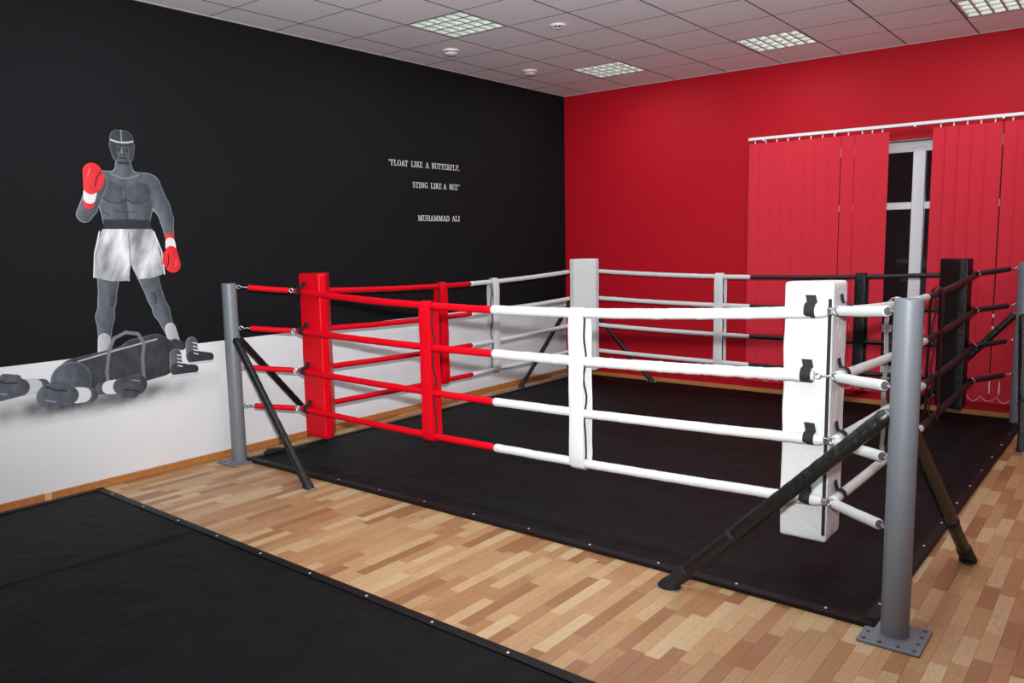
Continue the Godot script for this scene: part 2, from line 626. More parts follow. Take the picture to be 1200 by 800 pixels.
func window_and_blinds() -> void:
	var win := Node3D.new()
	win.name = "window_1"
	add_child(win)
	struct(win)
	var z := -0.15
	var d := 0.06
	var b := MB.new()
	# outer frame
	b.box(Vector3(4.1, 2.568, z), Vector3(2.7, 0.1, d), 0.006)
	b.box(Vector3(4.1, 0.345, z), Vector3(2.7, 0.09, d), 0.006)
	for x in [2.785, 5.415]:
		b.box(Vector3(x, 1.46, z), Vector3(0.07, 2.2, d), 0.006)
	for x in [3.1, 4.085, 5.1]:
		b.box(Vector3(x, 1.46, z), Vector3(0.112, 2.2, d + 0.012), 0.006)
	build("window_frame", b, M.pvc, win)
	for y in [2.0, 0.775]:
		for k in 4:
			var xa: float = [2.82, 3.156, 4.141, 5.156][k]
			var xb: float = [3.044, 4.029, 5.044, 5.38][k]
			b = MB.new()
			b.box(Vector3((xa + xb) / 2, y, z), Vector3(xb - xa, 0.07, d), 0.005)
			build("transom", b, M.pvc, win)
	for k in 4:
		var xa: float = [2.82, 3.156, 4.141, 5.156][k]
		var xb: float = [3.044, 4.029, 5.044, 5.38][k]
		for r in [[2.035, 2.518], [0.81, 1.965], [0.39, 0.74]]:
			b = MB.new()
			b.box(Vector3((xa + xb) / 2, (r[0] + r[1]) / 2, z - 0.005), Vector3(xb - xa, r[1] - r[0], 0.006), 0.001)
			build("pane", b, M.glass, win)
	b = MB.new()
	b.box(Vector3(4.1, 0.29, -0.04), Vector3(2.7, 0.022, 0.17), 0.004)
	build("window_sill", b, M.pvc, win)
	# white lining of the head and sides of the opening
	b = MB.new()
	b.box(Vector3(4.1, 2.6215, -0.06), Vector3(2.7, 0.006, 0.118), 0.001)
	for x in [2.7535, 5.4465]:
		b.box(Vector3(x, 1.46, -0.06), Vector3(0.006, 2.3, 0.118), 0.001)
	build("window_reveal", b, M.slab, win)
	# vertical blinds
	var bl := thing("vertical_blinds", "red vertical slat blinds on a white rail, parted over the window", "blinds", Vector3(2.44, 0.15, 0.08))
	var O := Vector3(2.44, 0.15, 0.08)
	b = MB.new()
	b.box(Vector3(4.05, 2.755, 0.085) - O, Vector3(3.2, 0.032, 0.045), 0.006)
	build("rail", b, M.white_plastic, bl)
	for x in [2.62, 3.35, 4.08, 4.8, 5.5]:
		b = MB.new()
		b.box(Vector3(x, 2.758, 0.04) - O, Vector3(0.03, 0.02, 0.07), 0.003)
		b.box(Vector3(x, 2.734, 0.1) - O, Vector3(0.022, 0.014, 0.024), 0.003)
		build("rail_bracket", b, M.white_plastic, bl)
	var xs := []
	for k in 8:
		xs.append(2.521 + 0.117 * k)
	xs.append_array([3.474, 3.604, 3.697, 3.79])
	var xr := [4.297, 4.405, 4.515, 4.625, 4.735, 4.871]
	for k in 6:
		xr.append(4.985 + 0.112 * k)
	var idx := 0
	for x in xs + xr:
		var right: bool = x > 4.1
		var tilt := deg_to_rad(rng.randf_range(5.0, 8.0) if not right else rng.randf_range(7.0, 14.0))
		var wv := 0.125
		if not right and idx in [7, 8, 9]:
			tilt = deg_to_rad(4.0)
		if right and idx in [16, 17]:
			tilt = deg_to_rad(5.0)
		var rows := []
		var nr := 15
		var ph := rng.randf() * 6.0
		for r in nr:
			var y := lerpf(2.705, 0.15, r / float(nr - 1))
			var tw := tilt + 0.02 * sin(ph + r * 0.3)
			var line := PackedVector3Array()
			var back := PackedVector3Array()
			for s in 7:
				var e := (s / 6.0 - 0.5)
				var bow := 0.004 * cos(e * PI)
				var p := Vector3(cos(tw) * e * wv - sin(tw) * bow, 0, -sin(tw) * e * wv * (1.0) + bow)
				var q := Vector3(x, y, 0.085) + p - O
				line.append(q + Vector3(0, 0, 0.0006))
				back.append(q - Vector3(0, 0, 0.0006))
			back.reverse()
			line.append_array(back)
			rows.append(line)
		b = MB.new()
		b.sheet(rows, true, true, true)
		build("slat", b, M.blind, bl)
		b = MB.new()
		b.box(Vector3(x, 2.722, 0.085) - O, Vector3(0.012, 0.036, 0.01), 0.003)
		build("carrier", b, M.white_plastic, bl)
		idx += 1
	# bottom weights show at the open slats
	for x in [4.806, 4.885]:
		b = MB.new()
		b.box(Vector3(x, 0.3, 0.1) - O, Vector3(0.01, 0.12, 0.006), 0.002)
		build("weight", b, M.white_plastic, bl)
	# chain sagging from slat to slat
	for g in [xs, xr]:
		var pts := []
		for k in g.size() - 1:
			for s in 8:
				var t := s / 8.0
				pts.append(Vector3(lerpf(g[k], g[k + 1], t), 0.215 - 0.055 * 4 * t * (1 - t) * (0.6 + 0.4 * absf(sin(k * 1.7))), 0.103) - O)
		b = MB.new()
		b.tube(pts, 0.0022, 6)
		build("chain", b, M.white_plastic, bl)
	# joints of the cord that hangs in the open gap
	b = MB.new()
	b.tube([Vector3(4.806, 2.73, 0.085) - O, Vector3(4.806, 0.36, 0.085) - O], 0.002, 6)
	build("cord", b, M.velcro, bl)
	for y in [0.965, 0.855]:
		b = MB.new()
		b.box(Vector3(4.806, y, 0.09) - O, Vector3(0.016, 0.03, 0.014), 0.003)
		build("cord_joint", b, M.white_plastic, bl)

# a floor mat: canvas with a flat border held by screws
func floor_mat(called: String, label: String, c: Array, th: float, m: Material, seams: Array, bow := 0.0, screws_on := [0, 1, 2, 3]) -> Node3D:
	var o: Vector3 = (c[0] + c[2]) * 0.5
	var t := thing(called, label, "mat", o)
	var rows := []
	var nx := 40
	for i in nx + 1:
		var row := PackedVector3Array()
		for j in nx + 1:
			var a := i / float(nx)
			var e := j / float(nx)
			var p: Vector3 = c[0].lerp(c[1], a).lerp(c[3].lerp(c[2], a), e)
			if bow != 0.0:
				p.z += -bow * 4.0 * a * (1 - a) * (1 - e)
			p.y = th + 0.0012 * sin(p.x * 9.0 + sin(p.z * 5.0)) * sin(p.z * 7.0 + 1.3)
			row.append(p - o)
		rows.append(row)
	var b := MB.new()
	b.sheet(rows, false)
	# outer side down to the floor
	var edge := []
	for i in nx + 1: edge.append(rows[i][0])
	for j in range(1, nx + 1): edge.append(rows[nx][j])
	for i in range(nx - 1, -1, -1): edge.append(rows[i][nx])
	for j in range(nx - 1, 0, -1): edge.append(rows[0][j])
	for k in edge.size():
		var p: Vector3 = edge[k]
		var q: Vector3 = edge[(k + 1) % edge.size()]
		var nn := Vector3((p + q).x, 0, (p + q).z).normalized()
		b.flat(p, q, Vector3(q.x, 0.001, q.z), Vector3(p.x, 0.001, p.z), nn)
	build("canvas", b, m, t)
	for e in 4:
		var p: Vector3 = c[e] - o
		var q: Vector3 = c[(e + 1) % 4] - o
		var inw := Vector3.UP.cross(q - p).normalized()
		if inw.dot(p + q) > 0:
			inw = -inw
		var prof := [[0.003, 0.001], [-0.004, 0.004], [-0.004, th + 0.002], [0.002, th + 0.007], [0.05, th + 0.007], [0.056, th + 0.0005]]
		rows = []
		for s in 25:
			var a := s / 24.0
			var base := p.lerp(q, a)
			if bow != 0.0 and e == 0:
				base.z -= bow * 4.0 * a * (1 - a)
			var line := PackedVector3Array()
			for pr in prof:
				line.append(Vector3(base.x, pr[1], base.z) + inw * pr[0])
			rows.append(line)
		b = MB.new()
		b.sheet(rows, true, true, true)
		var strip := build("edge_strip", b, M.edging, t)
		if not e in screws_on:
			continue
		var L := p.distance_to(q)
		var n := int(L / 0.42)
		for k in n:
			var a := (k + 0.5) / n
			var base := p.lerp(q, a) + inw * 0.032
			if bow != 0.0 and e == 0:
				base.z -= bow * 4.0 * a * (1 - a)
			b = MB.new()
			b.lathe(Vector3(base.x, th + 0.0068, base.z), [Vector2(0.0085, 0), Vector2(0.0075, 0.002), Vector2(0.004, 0.0034), Vector2(0.0004, 0.0037)], 10)
			build("screw", b, M.screw, strip)
	for s in seams:
		var p: Vector3 = s[0] - o
		var q: Vector3 = s[1] - o
		var pts := []
		for k in 21:
			var x := p.lerp(q, k / 20.0)
			pts.append(x + Vector3(0.012 * sin(k * 0.9), 0, 0))
		rows = []
		for k in 21:
			var hgt: float = s[2] * (0.7 + 0.3 * sin(k * 1.1))
			rows.append(PackedVector3Array([pts[k] + Vector3(-s[3], th - 0.001, 0), pts[k] + Vector3(-s[3] * 0.4, th + hgt * 0.7, 0), pts[k] + Vector3(0, th + hgt, 0), pts[k] + Vector3(s[3] * 0.4, th + hgt * 0.7, 0), pts[k] + Vector3(s[3], th - 0.001, 0)]))
		b = MB.new()
		b.sheet(rows, false)
		build("fold", b, m, t)
	return t

func mats() -> void:
	floor_mat("ring_mat", "large black canvas mat that makes the floor of the boxing ring", [Vector3(0.262, 0, 4.965), Vector3(5.03, 0, 4.955), Vector3(5.1, 0, 0.08), Vector3(0.27, 0, 0.08)], 0.02, M.canvas_red, [[Vector3(3.62, 0, 4.85), Vector3(3.62, 0, 0.2), 0.0025, 0.006], [Vector3(1.9, 0, 4.85), Vector3(1.9, 0, 0.2), 0.0015, 0.006]], 0.025, [0, 1])
	floor_mat("training_mat", "second black canvas mat lying in the foreground across the wooden aisle", [Vector3(5.0, 0, 6.085), Vector3(0.072, 0, 6.02), Vector3(0.06, 0, 9.6), Vector3(5.0, 0, 9.6)], 0.018, M.canvas, [[Vector3(1.42, 0, 6.12), Vector3(1.25, 0, 9.5), 0.011, 0.022]], 0.0, [0])

# ------------------------------------------------------------------ the ring
const LV := [1.37, 1.05, 0.73, 0.42]       # heights where ropes meet at a corner
const LP := [1.41, 1.085, 0.77, 0.462]     # heights on the posts
const ORD := ["topmost", "second from top", "third from top", "lowest"]
var corner := {
	"red": {"post": Vector3(0.225, 0, 5.0), "node": Vector3(0.575, 0, 4.65), "a": Vector3(1, 0, 0), "b": Vector3(0, 0, -1), "top": 1.44},
	"white": {"post": Vector3(5.12, 0, 4.975), "node": Vector3(4.725, 0, 4.585), "a": Vector3(-1, 0, 0), "b": Vector3(0, 0, -1), "top": 1.468},
	"black": {"post": Vector3(5.045, 0, 0.18), "node": Vector3(4.715, 0, 0.48), "a": Vector3(-1, 0, 0), "b": Vector3(0, 0, 1), "top": 1.458},
	"far": {"post": Vector3(0.3, 0, 0.2), "node": Vector3(0.57, 0, 0.52), "a": Vector3(1, 0, 0), "b": Vector3(0, 0, 1), "top": 1.45},
}

func ring() -> void:
	var cloth := {"red": M.red_cloth, "white": M.white_cloth, "black": M.black_cloth, "far": M.white_cloth}
	var vinyl := {"red": M.red_vinyl, "white": M.white_vinyl, "black": M.black_vinyl, "far": M.white_vinyl}
	var post_words := {"red": "round grey steel post behind the red corner pad", "white": "round grey steel post nearest the viewer, beside the front white pad", "black": "round grey steel post at the blinds, beside the black corner pad", "far": "round grey steel post hidden behind the far white corner pad"}
	var pad_words := {"red": "tall red vinyl corner pad strapped to the red ropes", "white": "tall white vinyl corner pad beside the nearest grey post", "black": "tall black vinyl corner pad in front of the parted blinds", "far": "tall white vinyl corner pad where black and red walls meet"}
	var tb_words := {"red": "red sleeved link at the red pad", "white": "white sleeved link at the nearest white pad", "black": "black sleeved link at the black pad", "far": "white sleeved link behind the far white pad"}
	for k in ["red", "white", "black", "far"]:
		var c: Dictionary = corner[k]
		ring_post(c, post_words[k])
		for l in 4:
			link(c, l, cloth[k], k, "%s, %s of four" % [tb_words[k], ORD[l]])
		pad(c, k, vinyl[k], pad_words[k])
	# ropes: from, to, colour change (share of the way), side words, sags, radii
	rope_side("red", "white", 0.487, "red and white rope on the ring side nearest the foreground mat", [0.075, 0.04, 0.035, 0.032], [0.0235, 0.027], [0.13, 0.0])
	rope_side("red", "far", 0.515, "red and white rope on the ring side along the black wall", [0.06, 0.045, 0.04, 0.03], [0.0235, 0.024], [0.0, 0.0])
	rope_side("far", "black", 0.505, "white and black rope on the ring side along the red wall", [0.06, 0.045, 0.04, 0.03], [0.024, 0.022], [0.0, 0.0])
	rope_side("white", "black", 0.5, "white and black rope running from nearest post to black pad", [0.07, 0.05, 0.04, 0.03], [0.025, 0.025], [0.0, 0.0])
	spacer("red", "white", 2.03, M.red_cloth, "red cloth spacer strap around the ropes facing the foreground mat")
	spacer("red", "white", 3.255, M.white_cloth, "white cloth spacer strap around the ropes facing the foreground mat")
	spacer("red", "far", 2.95, M.red_cloth, "red cloth spacer strap around the ropes along the black wall")
	spacer("red", "far", 2.16, M.white_cloth, "white cloth spacer strap around the ropes along the black wall")
	spacer("far", "black", 2.33, M.white_cloth, "white cloth spacer strap around the ropes along the red wall")
	spacer("far", "black", 3.75, M.black_vinyl, "black vinyl spacer strap around the ropes before the parted blinds")
	spacer("white", "black", 3.43, M.white_cloth, "white cloth spacer strap on the open side, behind the nearest grey post")
	spacer("white", "black", 2.2, M.black_cloth, "black cloth spacer strap on the open ring side beside the black pad")
	brace(corner.red, 1.0, Vector3(1.25, 0, 5.12), 0.029, "black padded brace leaning from the left grey post to the aisle floor")
	brace(corner.red, 1.0, Vector3(0.19, 0, 4.07), 0.027, "black padded brace from the left grey post, passing behind the red pad")
	brace(corner.white, 0.98, Vector3(4.12, 0, 5.09), 0.034, "black padded brace crossing in front of the nearest white pad")
	brace(corner.white, 0.93, Vector3(5.23, 0, 3.9), 0.033, "black padded brace behind the nearest grey post, standing on wood floor")
	brace(corner.black, 1.0, Vector3(4.19, 0.028, 0.21), 0.03, "black padded brace sloping down behind the black pad before the blinds")
	brace(corner.black, 0.99, Vector3(5.2, 0, 1.2), 0.036, "black padded brace at the grey post by the blinds, standing on wood floor")
	brace(corner.far, 1.02, Vector3(0.16, 0, 1.17), 0.024, "black padded brace along the black wall from the far white pad")
	brace(corner.far, 1.02, Vector3(1.3, 0.028, 0.14), 0.024, "black padded brace along the red wall from the far white pad")

func ring_post(c: Dictionary, label: String) -> void:
	var t := thing("ring_post", label, "post", c.post, "steel posts of the ring")
	var b := MB.new()
	b.lathe(Vector3.ZERO, [Vector2(0.0, 0.011), Vector2(0.057, 0.011), Vector2(0.057, 0.5), Vector2(0.057, c.top - 0.005)], 40)
	b.lathe(Vector3.ZERO, [Vector2(0.057, c.top - 0.005), Vector2(0.0555, c.top - 0.001), Vector2(0.054, c.top)], 40)
	b.lathe(Vector3.ZERO, [Vector2(0.054, c.top), Vector2(0.02, c.top + 0.0004), Vector2(0.0005, c.top + 0.0004)], 40)
	build("tube", b, M.post, t)
	b = MB.new()
	b.box(Vector3(0, 0.007, 0), Vector3(0.25, 0.012, 0.26), 0.003)
	b.torus(Vector3(0, 0.014, 0), Vector3.UP, 0.059, 0.004, 32, 8)
	build("base_plate", b, M.post, t)
	for q in [Vector2(-1, -1), Vector2(-0.36, -1), Vector2(0.36, -1), Vector2(1, -1), Vector2(-1, 1), Vector2(-0.36, 1), Vector2(0.36, 1), Vector2(1, 1), Vector2(-1, -0.33), Vector2(-1, 0.33), Vector2(1, -0.33), Vector2(1, 0.33)]:
		b = MB.new()
		b.lathe(Vector3(q.x * 0.1, 0.0125, q.y * 0.105), [Vector2(0.009, 0), Vector2(0.009, 0.005), Vector2(0.007, 0.007), Vector2(0.0005, 0.007)], 6)
		build("bolt", b, mat(rgb(105, 106, 110), 0.45, 0.6) if not M.has("bolt") else M.bolt, t)
	var inw: Vector3 = (c.node - c.post).normalized()
	for y in LP:
		b = MB.new()
		b.tube([inw * 0.05 + Vector3(0, y, 0), inw * 0.066 + Vector3(0, y, 0)], 0.008, 10)
		b.torus(inw * 0.074 + Vector3(0, y, 0), inw.cross(Vector3.UP), 0.013, 0.0045, 14, 8)
		build("eye_bolt", b, M.chrome, t)

func link(c: Dictionary, l: int, m: Material, k: String, label: String) -> void:
	var inw: Vector3 = (c.node - c.post).normalized()
	var A: Vector3 = c.node + Vector3(0, LV[l], 0)
	var B: Vector3 = c.post + inw * 0.084 + Vector3(0, LP[l], 0)
	var t := thing("rope_link", label, "rope link", A, "sleeved links between ropes and posts")
	B -= A
	var dir := B.normalized()
	var L := B.length()
	var r := 0.0245 if k == "white" else 0.0215
	var b := MB.new()
	var p0 := dir * 0.035
	var p1 := dir * (L - 0.062)
	b.tube([p0, p0 + dir * 0.004, p0.lerp(p1, 0.5) + Vector3(0, -0.002, 0), p1 - dir * 0.004, p1], [r - 0.004, r, r * 1.01, r, r - 0.004], 16)
	build("sleeve", b, m, t)
	b = MB.new()
	b.tube([p1 - dir * 0.002, p1 + dir * 0.0015], r * 0.78, 14)
	build("foam_core", b, M.foam, t)
	b = MB.new()
	b.tube([p1, B - dir * 0.024], 0.006, 10)
	b.torus(B - dir * 0.014, Vector3.UP, 0.013, 0.0045, 14, 8)
	build("hook", b, M.chrome, t)
	b = MB.new()
	b.torus(dir * 0.016, dir.cross(Vector3.UP), 0.016, 0.005, 16, 8)
	b.tube([dir * 0.028, dir * 0.04], 0.007, 10)
	build("ring", b, M.chrome, t)
	if k == "white":
		var side := dir.cross(Vector3.UP).normalized()
		b = MB.new()
		var mid := (p0 + p1) * 0.5 - Vector3(0, r + 0.001, 0)
		b.box(mid, Vector3(0.012, 0.003, (p1 - p0).length() * 0.98), 0.001, Basis(side, dir.cross(side) * -1.0, dir))
		build("velcro_seam", b, M.velcro, t)

func pad(c: Dictionary, k: String, m: Material, label: String) -> void:
	var t := thing("corner_pad", label, "corner pad", c.node + Vector3(0, 0.19, 0), "corner pads of the ring")
	var a: Vector3 = c.a
	var d: Vector3 = c.b
	var g := 0.03
	var L := 0.238 if k == "white" else 0.25
	var e := 0.07
	var o := (a + d) * g
	var pts := [o, o + a * L, o + a * L + d * e, o + a * e + d * L, o + d * L]
	# rounded outline
	var outline := []
	var rr := 0.014
	for i in 5:
		var p: Vector3 = pts[i]
		var u: Vector3 = (pts[(i + 4) % 5] - p).normalized()
		var w: Vector3 = (pts[(i + 1) % 5] - p).normalized()
		for s in 5:
			var q := s / 4.0
			outline.append(p + u * rr * (1 - q) * (1 - q) + w * rr * q * q)
		# points along the edge so that the face can bulge
		var nx: Vector3 = pts[(i + 1) % 5]
		for s in range(1, 6):
			outline.append((p + w * rr).lerp(nx - w * rr, s / 6.0))
	var cen := Vector3.ZERO
	for p in outline: cen += p
	cen /= outline.size()
	var h := 1.315
	var rows := []
	var f := FastNoiseLite.new()
	f.seed = k.hash() % 1000
	f.frequency = 4.0
	var ys := [0.0, 0.004, 0.012, 0.03]
	for s in range(1, 24): ys.append(0.03 + (h - 0.06) * s / 24.0)
	ys.append_array([h - 0.03, h - 0.012, h - 0.004, h])
	for y in ys:
		var ins := 0.0
		var ed: float = minf(y, h - y)
		if ed < 0.02:
			ins = 0.018 * (1.0 - sqrt(1.0 - pow(1.0 - ed / 0.02, 2)))
		var line := PackedVector3Array()
		for p in outline:
			var out: Vector3 = (p - cen).normalized()
			var wr := f.get_noise_3d(p.x * 2.0, y, p.z * 2.0) * 0.006
			line.append(p + out * (wr - ins) + Vector3(0, y, 0))
		rows.append(line)
	var b := MB.new()
	b.sheet(rows, true, true, true)
	build("cushion", b, m, t)
	# closing seam along the outer corner
	b = MB.new()
	var corner_dir := -(a + d).normalized()
	var cpt := o + corner_dir * -0.002
	if k == "white":
		b.box(cpt + a * 0.012 - d * 0.004 + Vector3(0, h * 0.5 - 0.02, 0), Vector3(0.017, h - 0.12, 0.006), 0.002)
		build("closing_strip", b, M.velcro, t)
	elif k == "black":
		b.tube([o + d * (L + 0.003) + a * 0.004 + Vector3(0, 0.02, 0), o + d * (L + 0.004) + a * 0.004 + Vector3(0, h - 0.06, 0)], 0.0022, 6)
		build("stitching", b, M.foam, t)
	# straps that hold the pad to the ropes on both legs
	for l in 4:
		var y: float = LV[l] - 0.19
		for s in 2:
			var dd := a if s == 0 else d
			var ot := d if s == 0 else a
			var st: float = 0.125 + 0.012 * sin(l * 2.1 + s) if k != "red" else 0.1
			var w := 0.052
			b = MB.new()
			# loop: from the face, round the outside of the rope and back, then a loose tab upwards
			var rad := 0.038 if (l < 2 and s == 0 and k == "white") else 0.031
			var prof := []
			for q in 13:
				var g2 := lerpf(0.62 * PI, -0.75 * PI, q / 12.0)
				prof.append(Vector2(cos(g2) * rad, sin(g2) * rad))
			prof.push_front(Vector2(-g + 0.006 + 0.012, 0.036))
			prof.push_front(Vector2(-g + 0.012, 0.047))
			prof.push_front(Vector2(-g + 0.006, 0.072))
			var slope := 0.0
			rows = []
			for q in prof.size():
				var pr: Vector2 = prof[q]
				var skew: float = 0.012 if q == 0 else (0.004 if q == 1 else 0.0)
				var base: Vector3 = dd * st - ot * pr.x + Vector3(0, y + pr.y, 0)
				var e0 := base - dd * (w * 0.5 - skew)
				var e1 := base + dd * (w * 0.5 + skew)
				rows.append(PackedVector3Array([e0, e1, e1 + Vector3(0, 0.0005, 0) - ot * -0.0012, e0 + Vector3(0, 0.0005, 0) - ot * -0.0012]))
			b.sheet(rows, true, true, true)
			build("strap", b, M.velcro, t)

func rope_pt(A: Vector3, B: Vector3, t: float, sag: float) -> Vector3:
	return A.lerp(B, t) - Vector3(0, sag * 4.0 * t * (1 - t), 0)

func rope_side(ka: String, kb: String, brk: float, words: String, sags: Array, rad: Array, wr: Array) -> void:
	var col := {"red": M.red_cloth, "white": M.white_cloth, "black": M.black_cloth, "far": M.white_cloth}
	var f := FastNoiseLite.new()
	f.seed = 77
	f.frequency = 1.0
	for l in 4:
		var A: Vector3 = corner[ka].node + Vector3(0, LV[l], 0)
		var B: Vector3 = corner[kb].node + Vector3(0, LV[l], 0)
		var t := thing("ring_rope", "%s %s" % [ORD[l], words], "rope", A, "ropes of the boxing ring")
		var L := A.distance_to(B)
		var e := 0.03 / L
		var eb := e
		if ka == "red" and kb == "white":
			eb = (0.1 if l == 1 else 0.045) / L
		for h in 2:
			var t0: float = e if h == 0 else brk
			var t1: float = brk if h == 0 else 1.0 - eb
			var pts := []
			var rs := []
			var n := 90
			var fat: float = 1.0
			if ka == "red" and kb == "white" and l < 2:
				fat = 1.12 if h == 1 else 1.06
			var rough: float = 0.05
			if ka == "red" and kb == "white" and l == 1 and h == 1:
				rough = 0.16
			if ka == "red" and kb == "white" and l == 0:
				rough = 0.08
			for k in n + 1:
				var q := lerpf(t0, t1, k / float(n))
				var p := rope_pt(A, B, q, sags[l]) - A
				p.y += 0.002 * f.get_noise_2d(q * L * 7.0, l * 31.0)
				pts.append(p)
				var r0: float = rad[h] * fat * (1.0 + rough * f.get_noise_2d(q * L * 22.0, l * 13.0 + h * 5.0))
				if h == 0 and k >= n - 1: r0 *= 0.97
				if h == 1 and k <= 2: r0 *= 1.05
				rs.append(r0)
			rs[0] *= 0.6
			rs[n] *= 0.75
			pts.insert(1, pts[0].lerp(pts[1], 0.3)); rs.insert(1, rad[h] * fat)
			var b := MB.new()
			b.tube(pts, rs, 14)
			var m: Material = col[ka] if h == 0 else col[kb]
			build("rope_cover", b, m, t)
		# end fittings
		for h in 2:
			var b := MB.new()
			var at := rope_pt(A, B, e * 0.6 if h == 0 else 1.0 - e * 0.6, sags[l]) - A
			var end := Vector3.ZERO if h == 0 else B - A
			var dir := (at - end).normalized()
			if h == 1 and ka == "red" and kb == "white":
				var q := rope_pt(A, B, 1.0 - eb, sags[l]) - A
				if l == 1:
					# snap hook
					b.torus(q.lerp(end, 0.2), dir.cross(Vector3.UP), 0.013, 0.004, 14, 8)
					var s := dir.cross(Vector3.RIGHT).normalized() * 0.012
					b.tube([q.lerp(end, 0.3), q.lerp(end, 0.45) + s, q.lerp(end, 0.8) + s, q.lerp(end, 0.95), q.lerp(end, 0.8) - s, q.lerp(end, 0.45) - s, q.lerp(end, 0.3)], 0.0042, 8)
				else:
					b.box(q.lerp(end, 0.3), Vector3(0.03, 0.036, 0.034), 0.006)
				b.torus(end, Vector3(0, 0, 1), 0.017, 0.005, 16, 8)
			else:
				b.tube([at, end], 0.012, 10)
				b.torus(end, dir.cross(Vector3.UP), 0.014, 0.004, 14, 8)
			build("rope_end", b, M.chrome, t)

func spacer(ka: String, kb: String, s: float, m: Material, label: String) -> void:
	var A: Vector3 = corner[ka].node
	var B: Vector3 = corner[kb].node
	var along := (B - A).normalized()
	var ax := 0 if absf(along.x) > 0.5 else 2
	var q: float = (s - A[ax]) / (B[ax] - A[ax])
	var base := A.lerp(B, q)
	var t := thing("spacer_strap", label, "spacer strap", base + Vector3(0, 0.36, 0), "spacer straps around the ropes")
	var o := base + Vector3(0, 0.36, 0)
	var side := Vector3(0, 0, 1) if ax == 0 else Vector3(1, 0, 0)
	if ax == 2 and along.z < 0: along = -along
	if ax == 0 and along.x < 0: along = -along
	var front: bool = ka == "red" and kb == "white"
	var sg := [0.06, 0.04, 0.035, 0.032] if front else [0.055, 0.045, 0.04, 0.03]
	var ytop: float = LV[0] - sg[0] * 4 * q * (1 - q)
	var ybot: float = LV[3] - sg[3] * 4 * q * (1 - q)
	if front:
		ytop = LV[0] - 0.075 * 4 * q * (1 - q)
	var w := 0.095 if not front else 0.1
	# front ribbon wraps over the top rope and under the bottom rope
	for f in [1.0, -1.0]:
		var prof := []
		if f > 0:
			prof = [[-0.024, ytop + 0.016], [-0.006, ytop + 0.034], [0.018, ytop + 0.03], [0.034, ytop + 0.008], [0.04, ytop - 0.05]]
			for k in range(1, 12):
				prof.append([0.039 + 0.003 * sin(k * 1.3), lerpf(ytop - 0.05, ybot + 0.05, k / 12.0)])
			prof.append_array([[0.042, ybot + 0.05], [0.036, ybot - 0.012], [0.016, ybot - 0.034], [-0.012, ybot - 0.036]])
		else:
			prof = [[-0.03, ytop + 0.012], [-0.04, ytop - 0.06]]
			for k in range(1, 12):
				prof.append([-0.042 - 0.003 * sin(k * 0.9 + 1.0), lerpf(ytop - 0.06, ybot + 0.06, k / 12.0)])
			prof.append_array([[-0.044, ybot + 0.06], [-0.036, ybot - 0.01], [-0.016, ybot - 0.03]])
		var rows := []
		for i in prof.size():
			var p: Array = prof[i]
			var c: Vector3 = base + side * p[0] + Vector3(0, p[1], 0) - o
			if f < 0: c += along * 0.012
			var hw := w * 0.5 * (1.0 + 0.012 * sin(i * 1.7))
			var rr := PackedVector3Array()
			for k in 5:
				var x := (k / 4.0 - 0.5) * 2.0
				rr.append(c + along * hw * x + side * f * 0.003 * (1 - x * x))
			for k in 5:
				var x := (0.5 - k / 4.0) * 2.0
				rr.append(c + along * hw * x + side * f * (0.003 * (1 - x * x) - 0.003))
			rows.append(rr)
		var b := MB.new()
		b.sheet(rows, true, true, true)
		build("front_ribbon" if f > 0 else "back_ribbon", b, m, t)
	# dark lacing between the ribbons
	var b := MB.new()
	var pts := []
	for k in 25:
		var y := lerpf(ytop - 0.03, ybot + 0.01, k / 24.0)
		pts.append(base + Vector3(0, y, 0) + side * (-0.006 + 0.011 * sin(k * 0.8)) + along * (w * 0.36 + 0.004 * sin(k * 1.1)) - o)
	b.tube(pts, 0.006, 8)
	build("lacing", b, M.velcro, t)

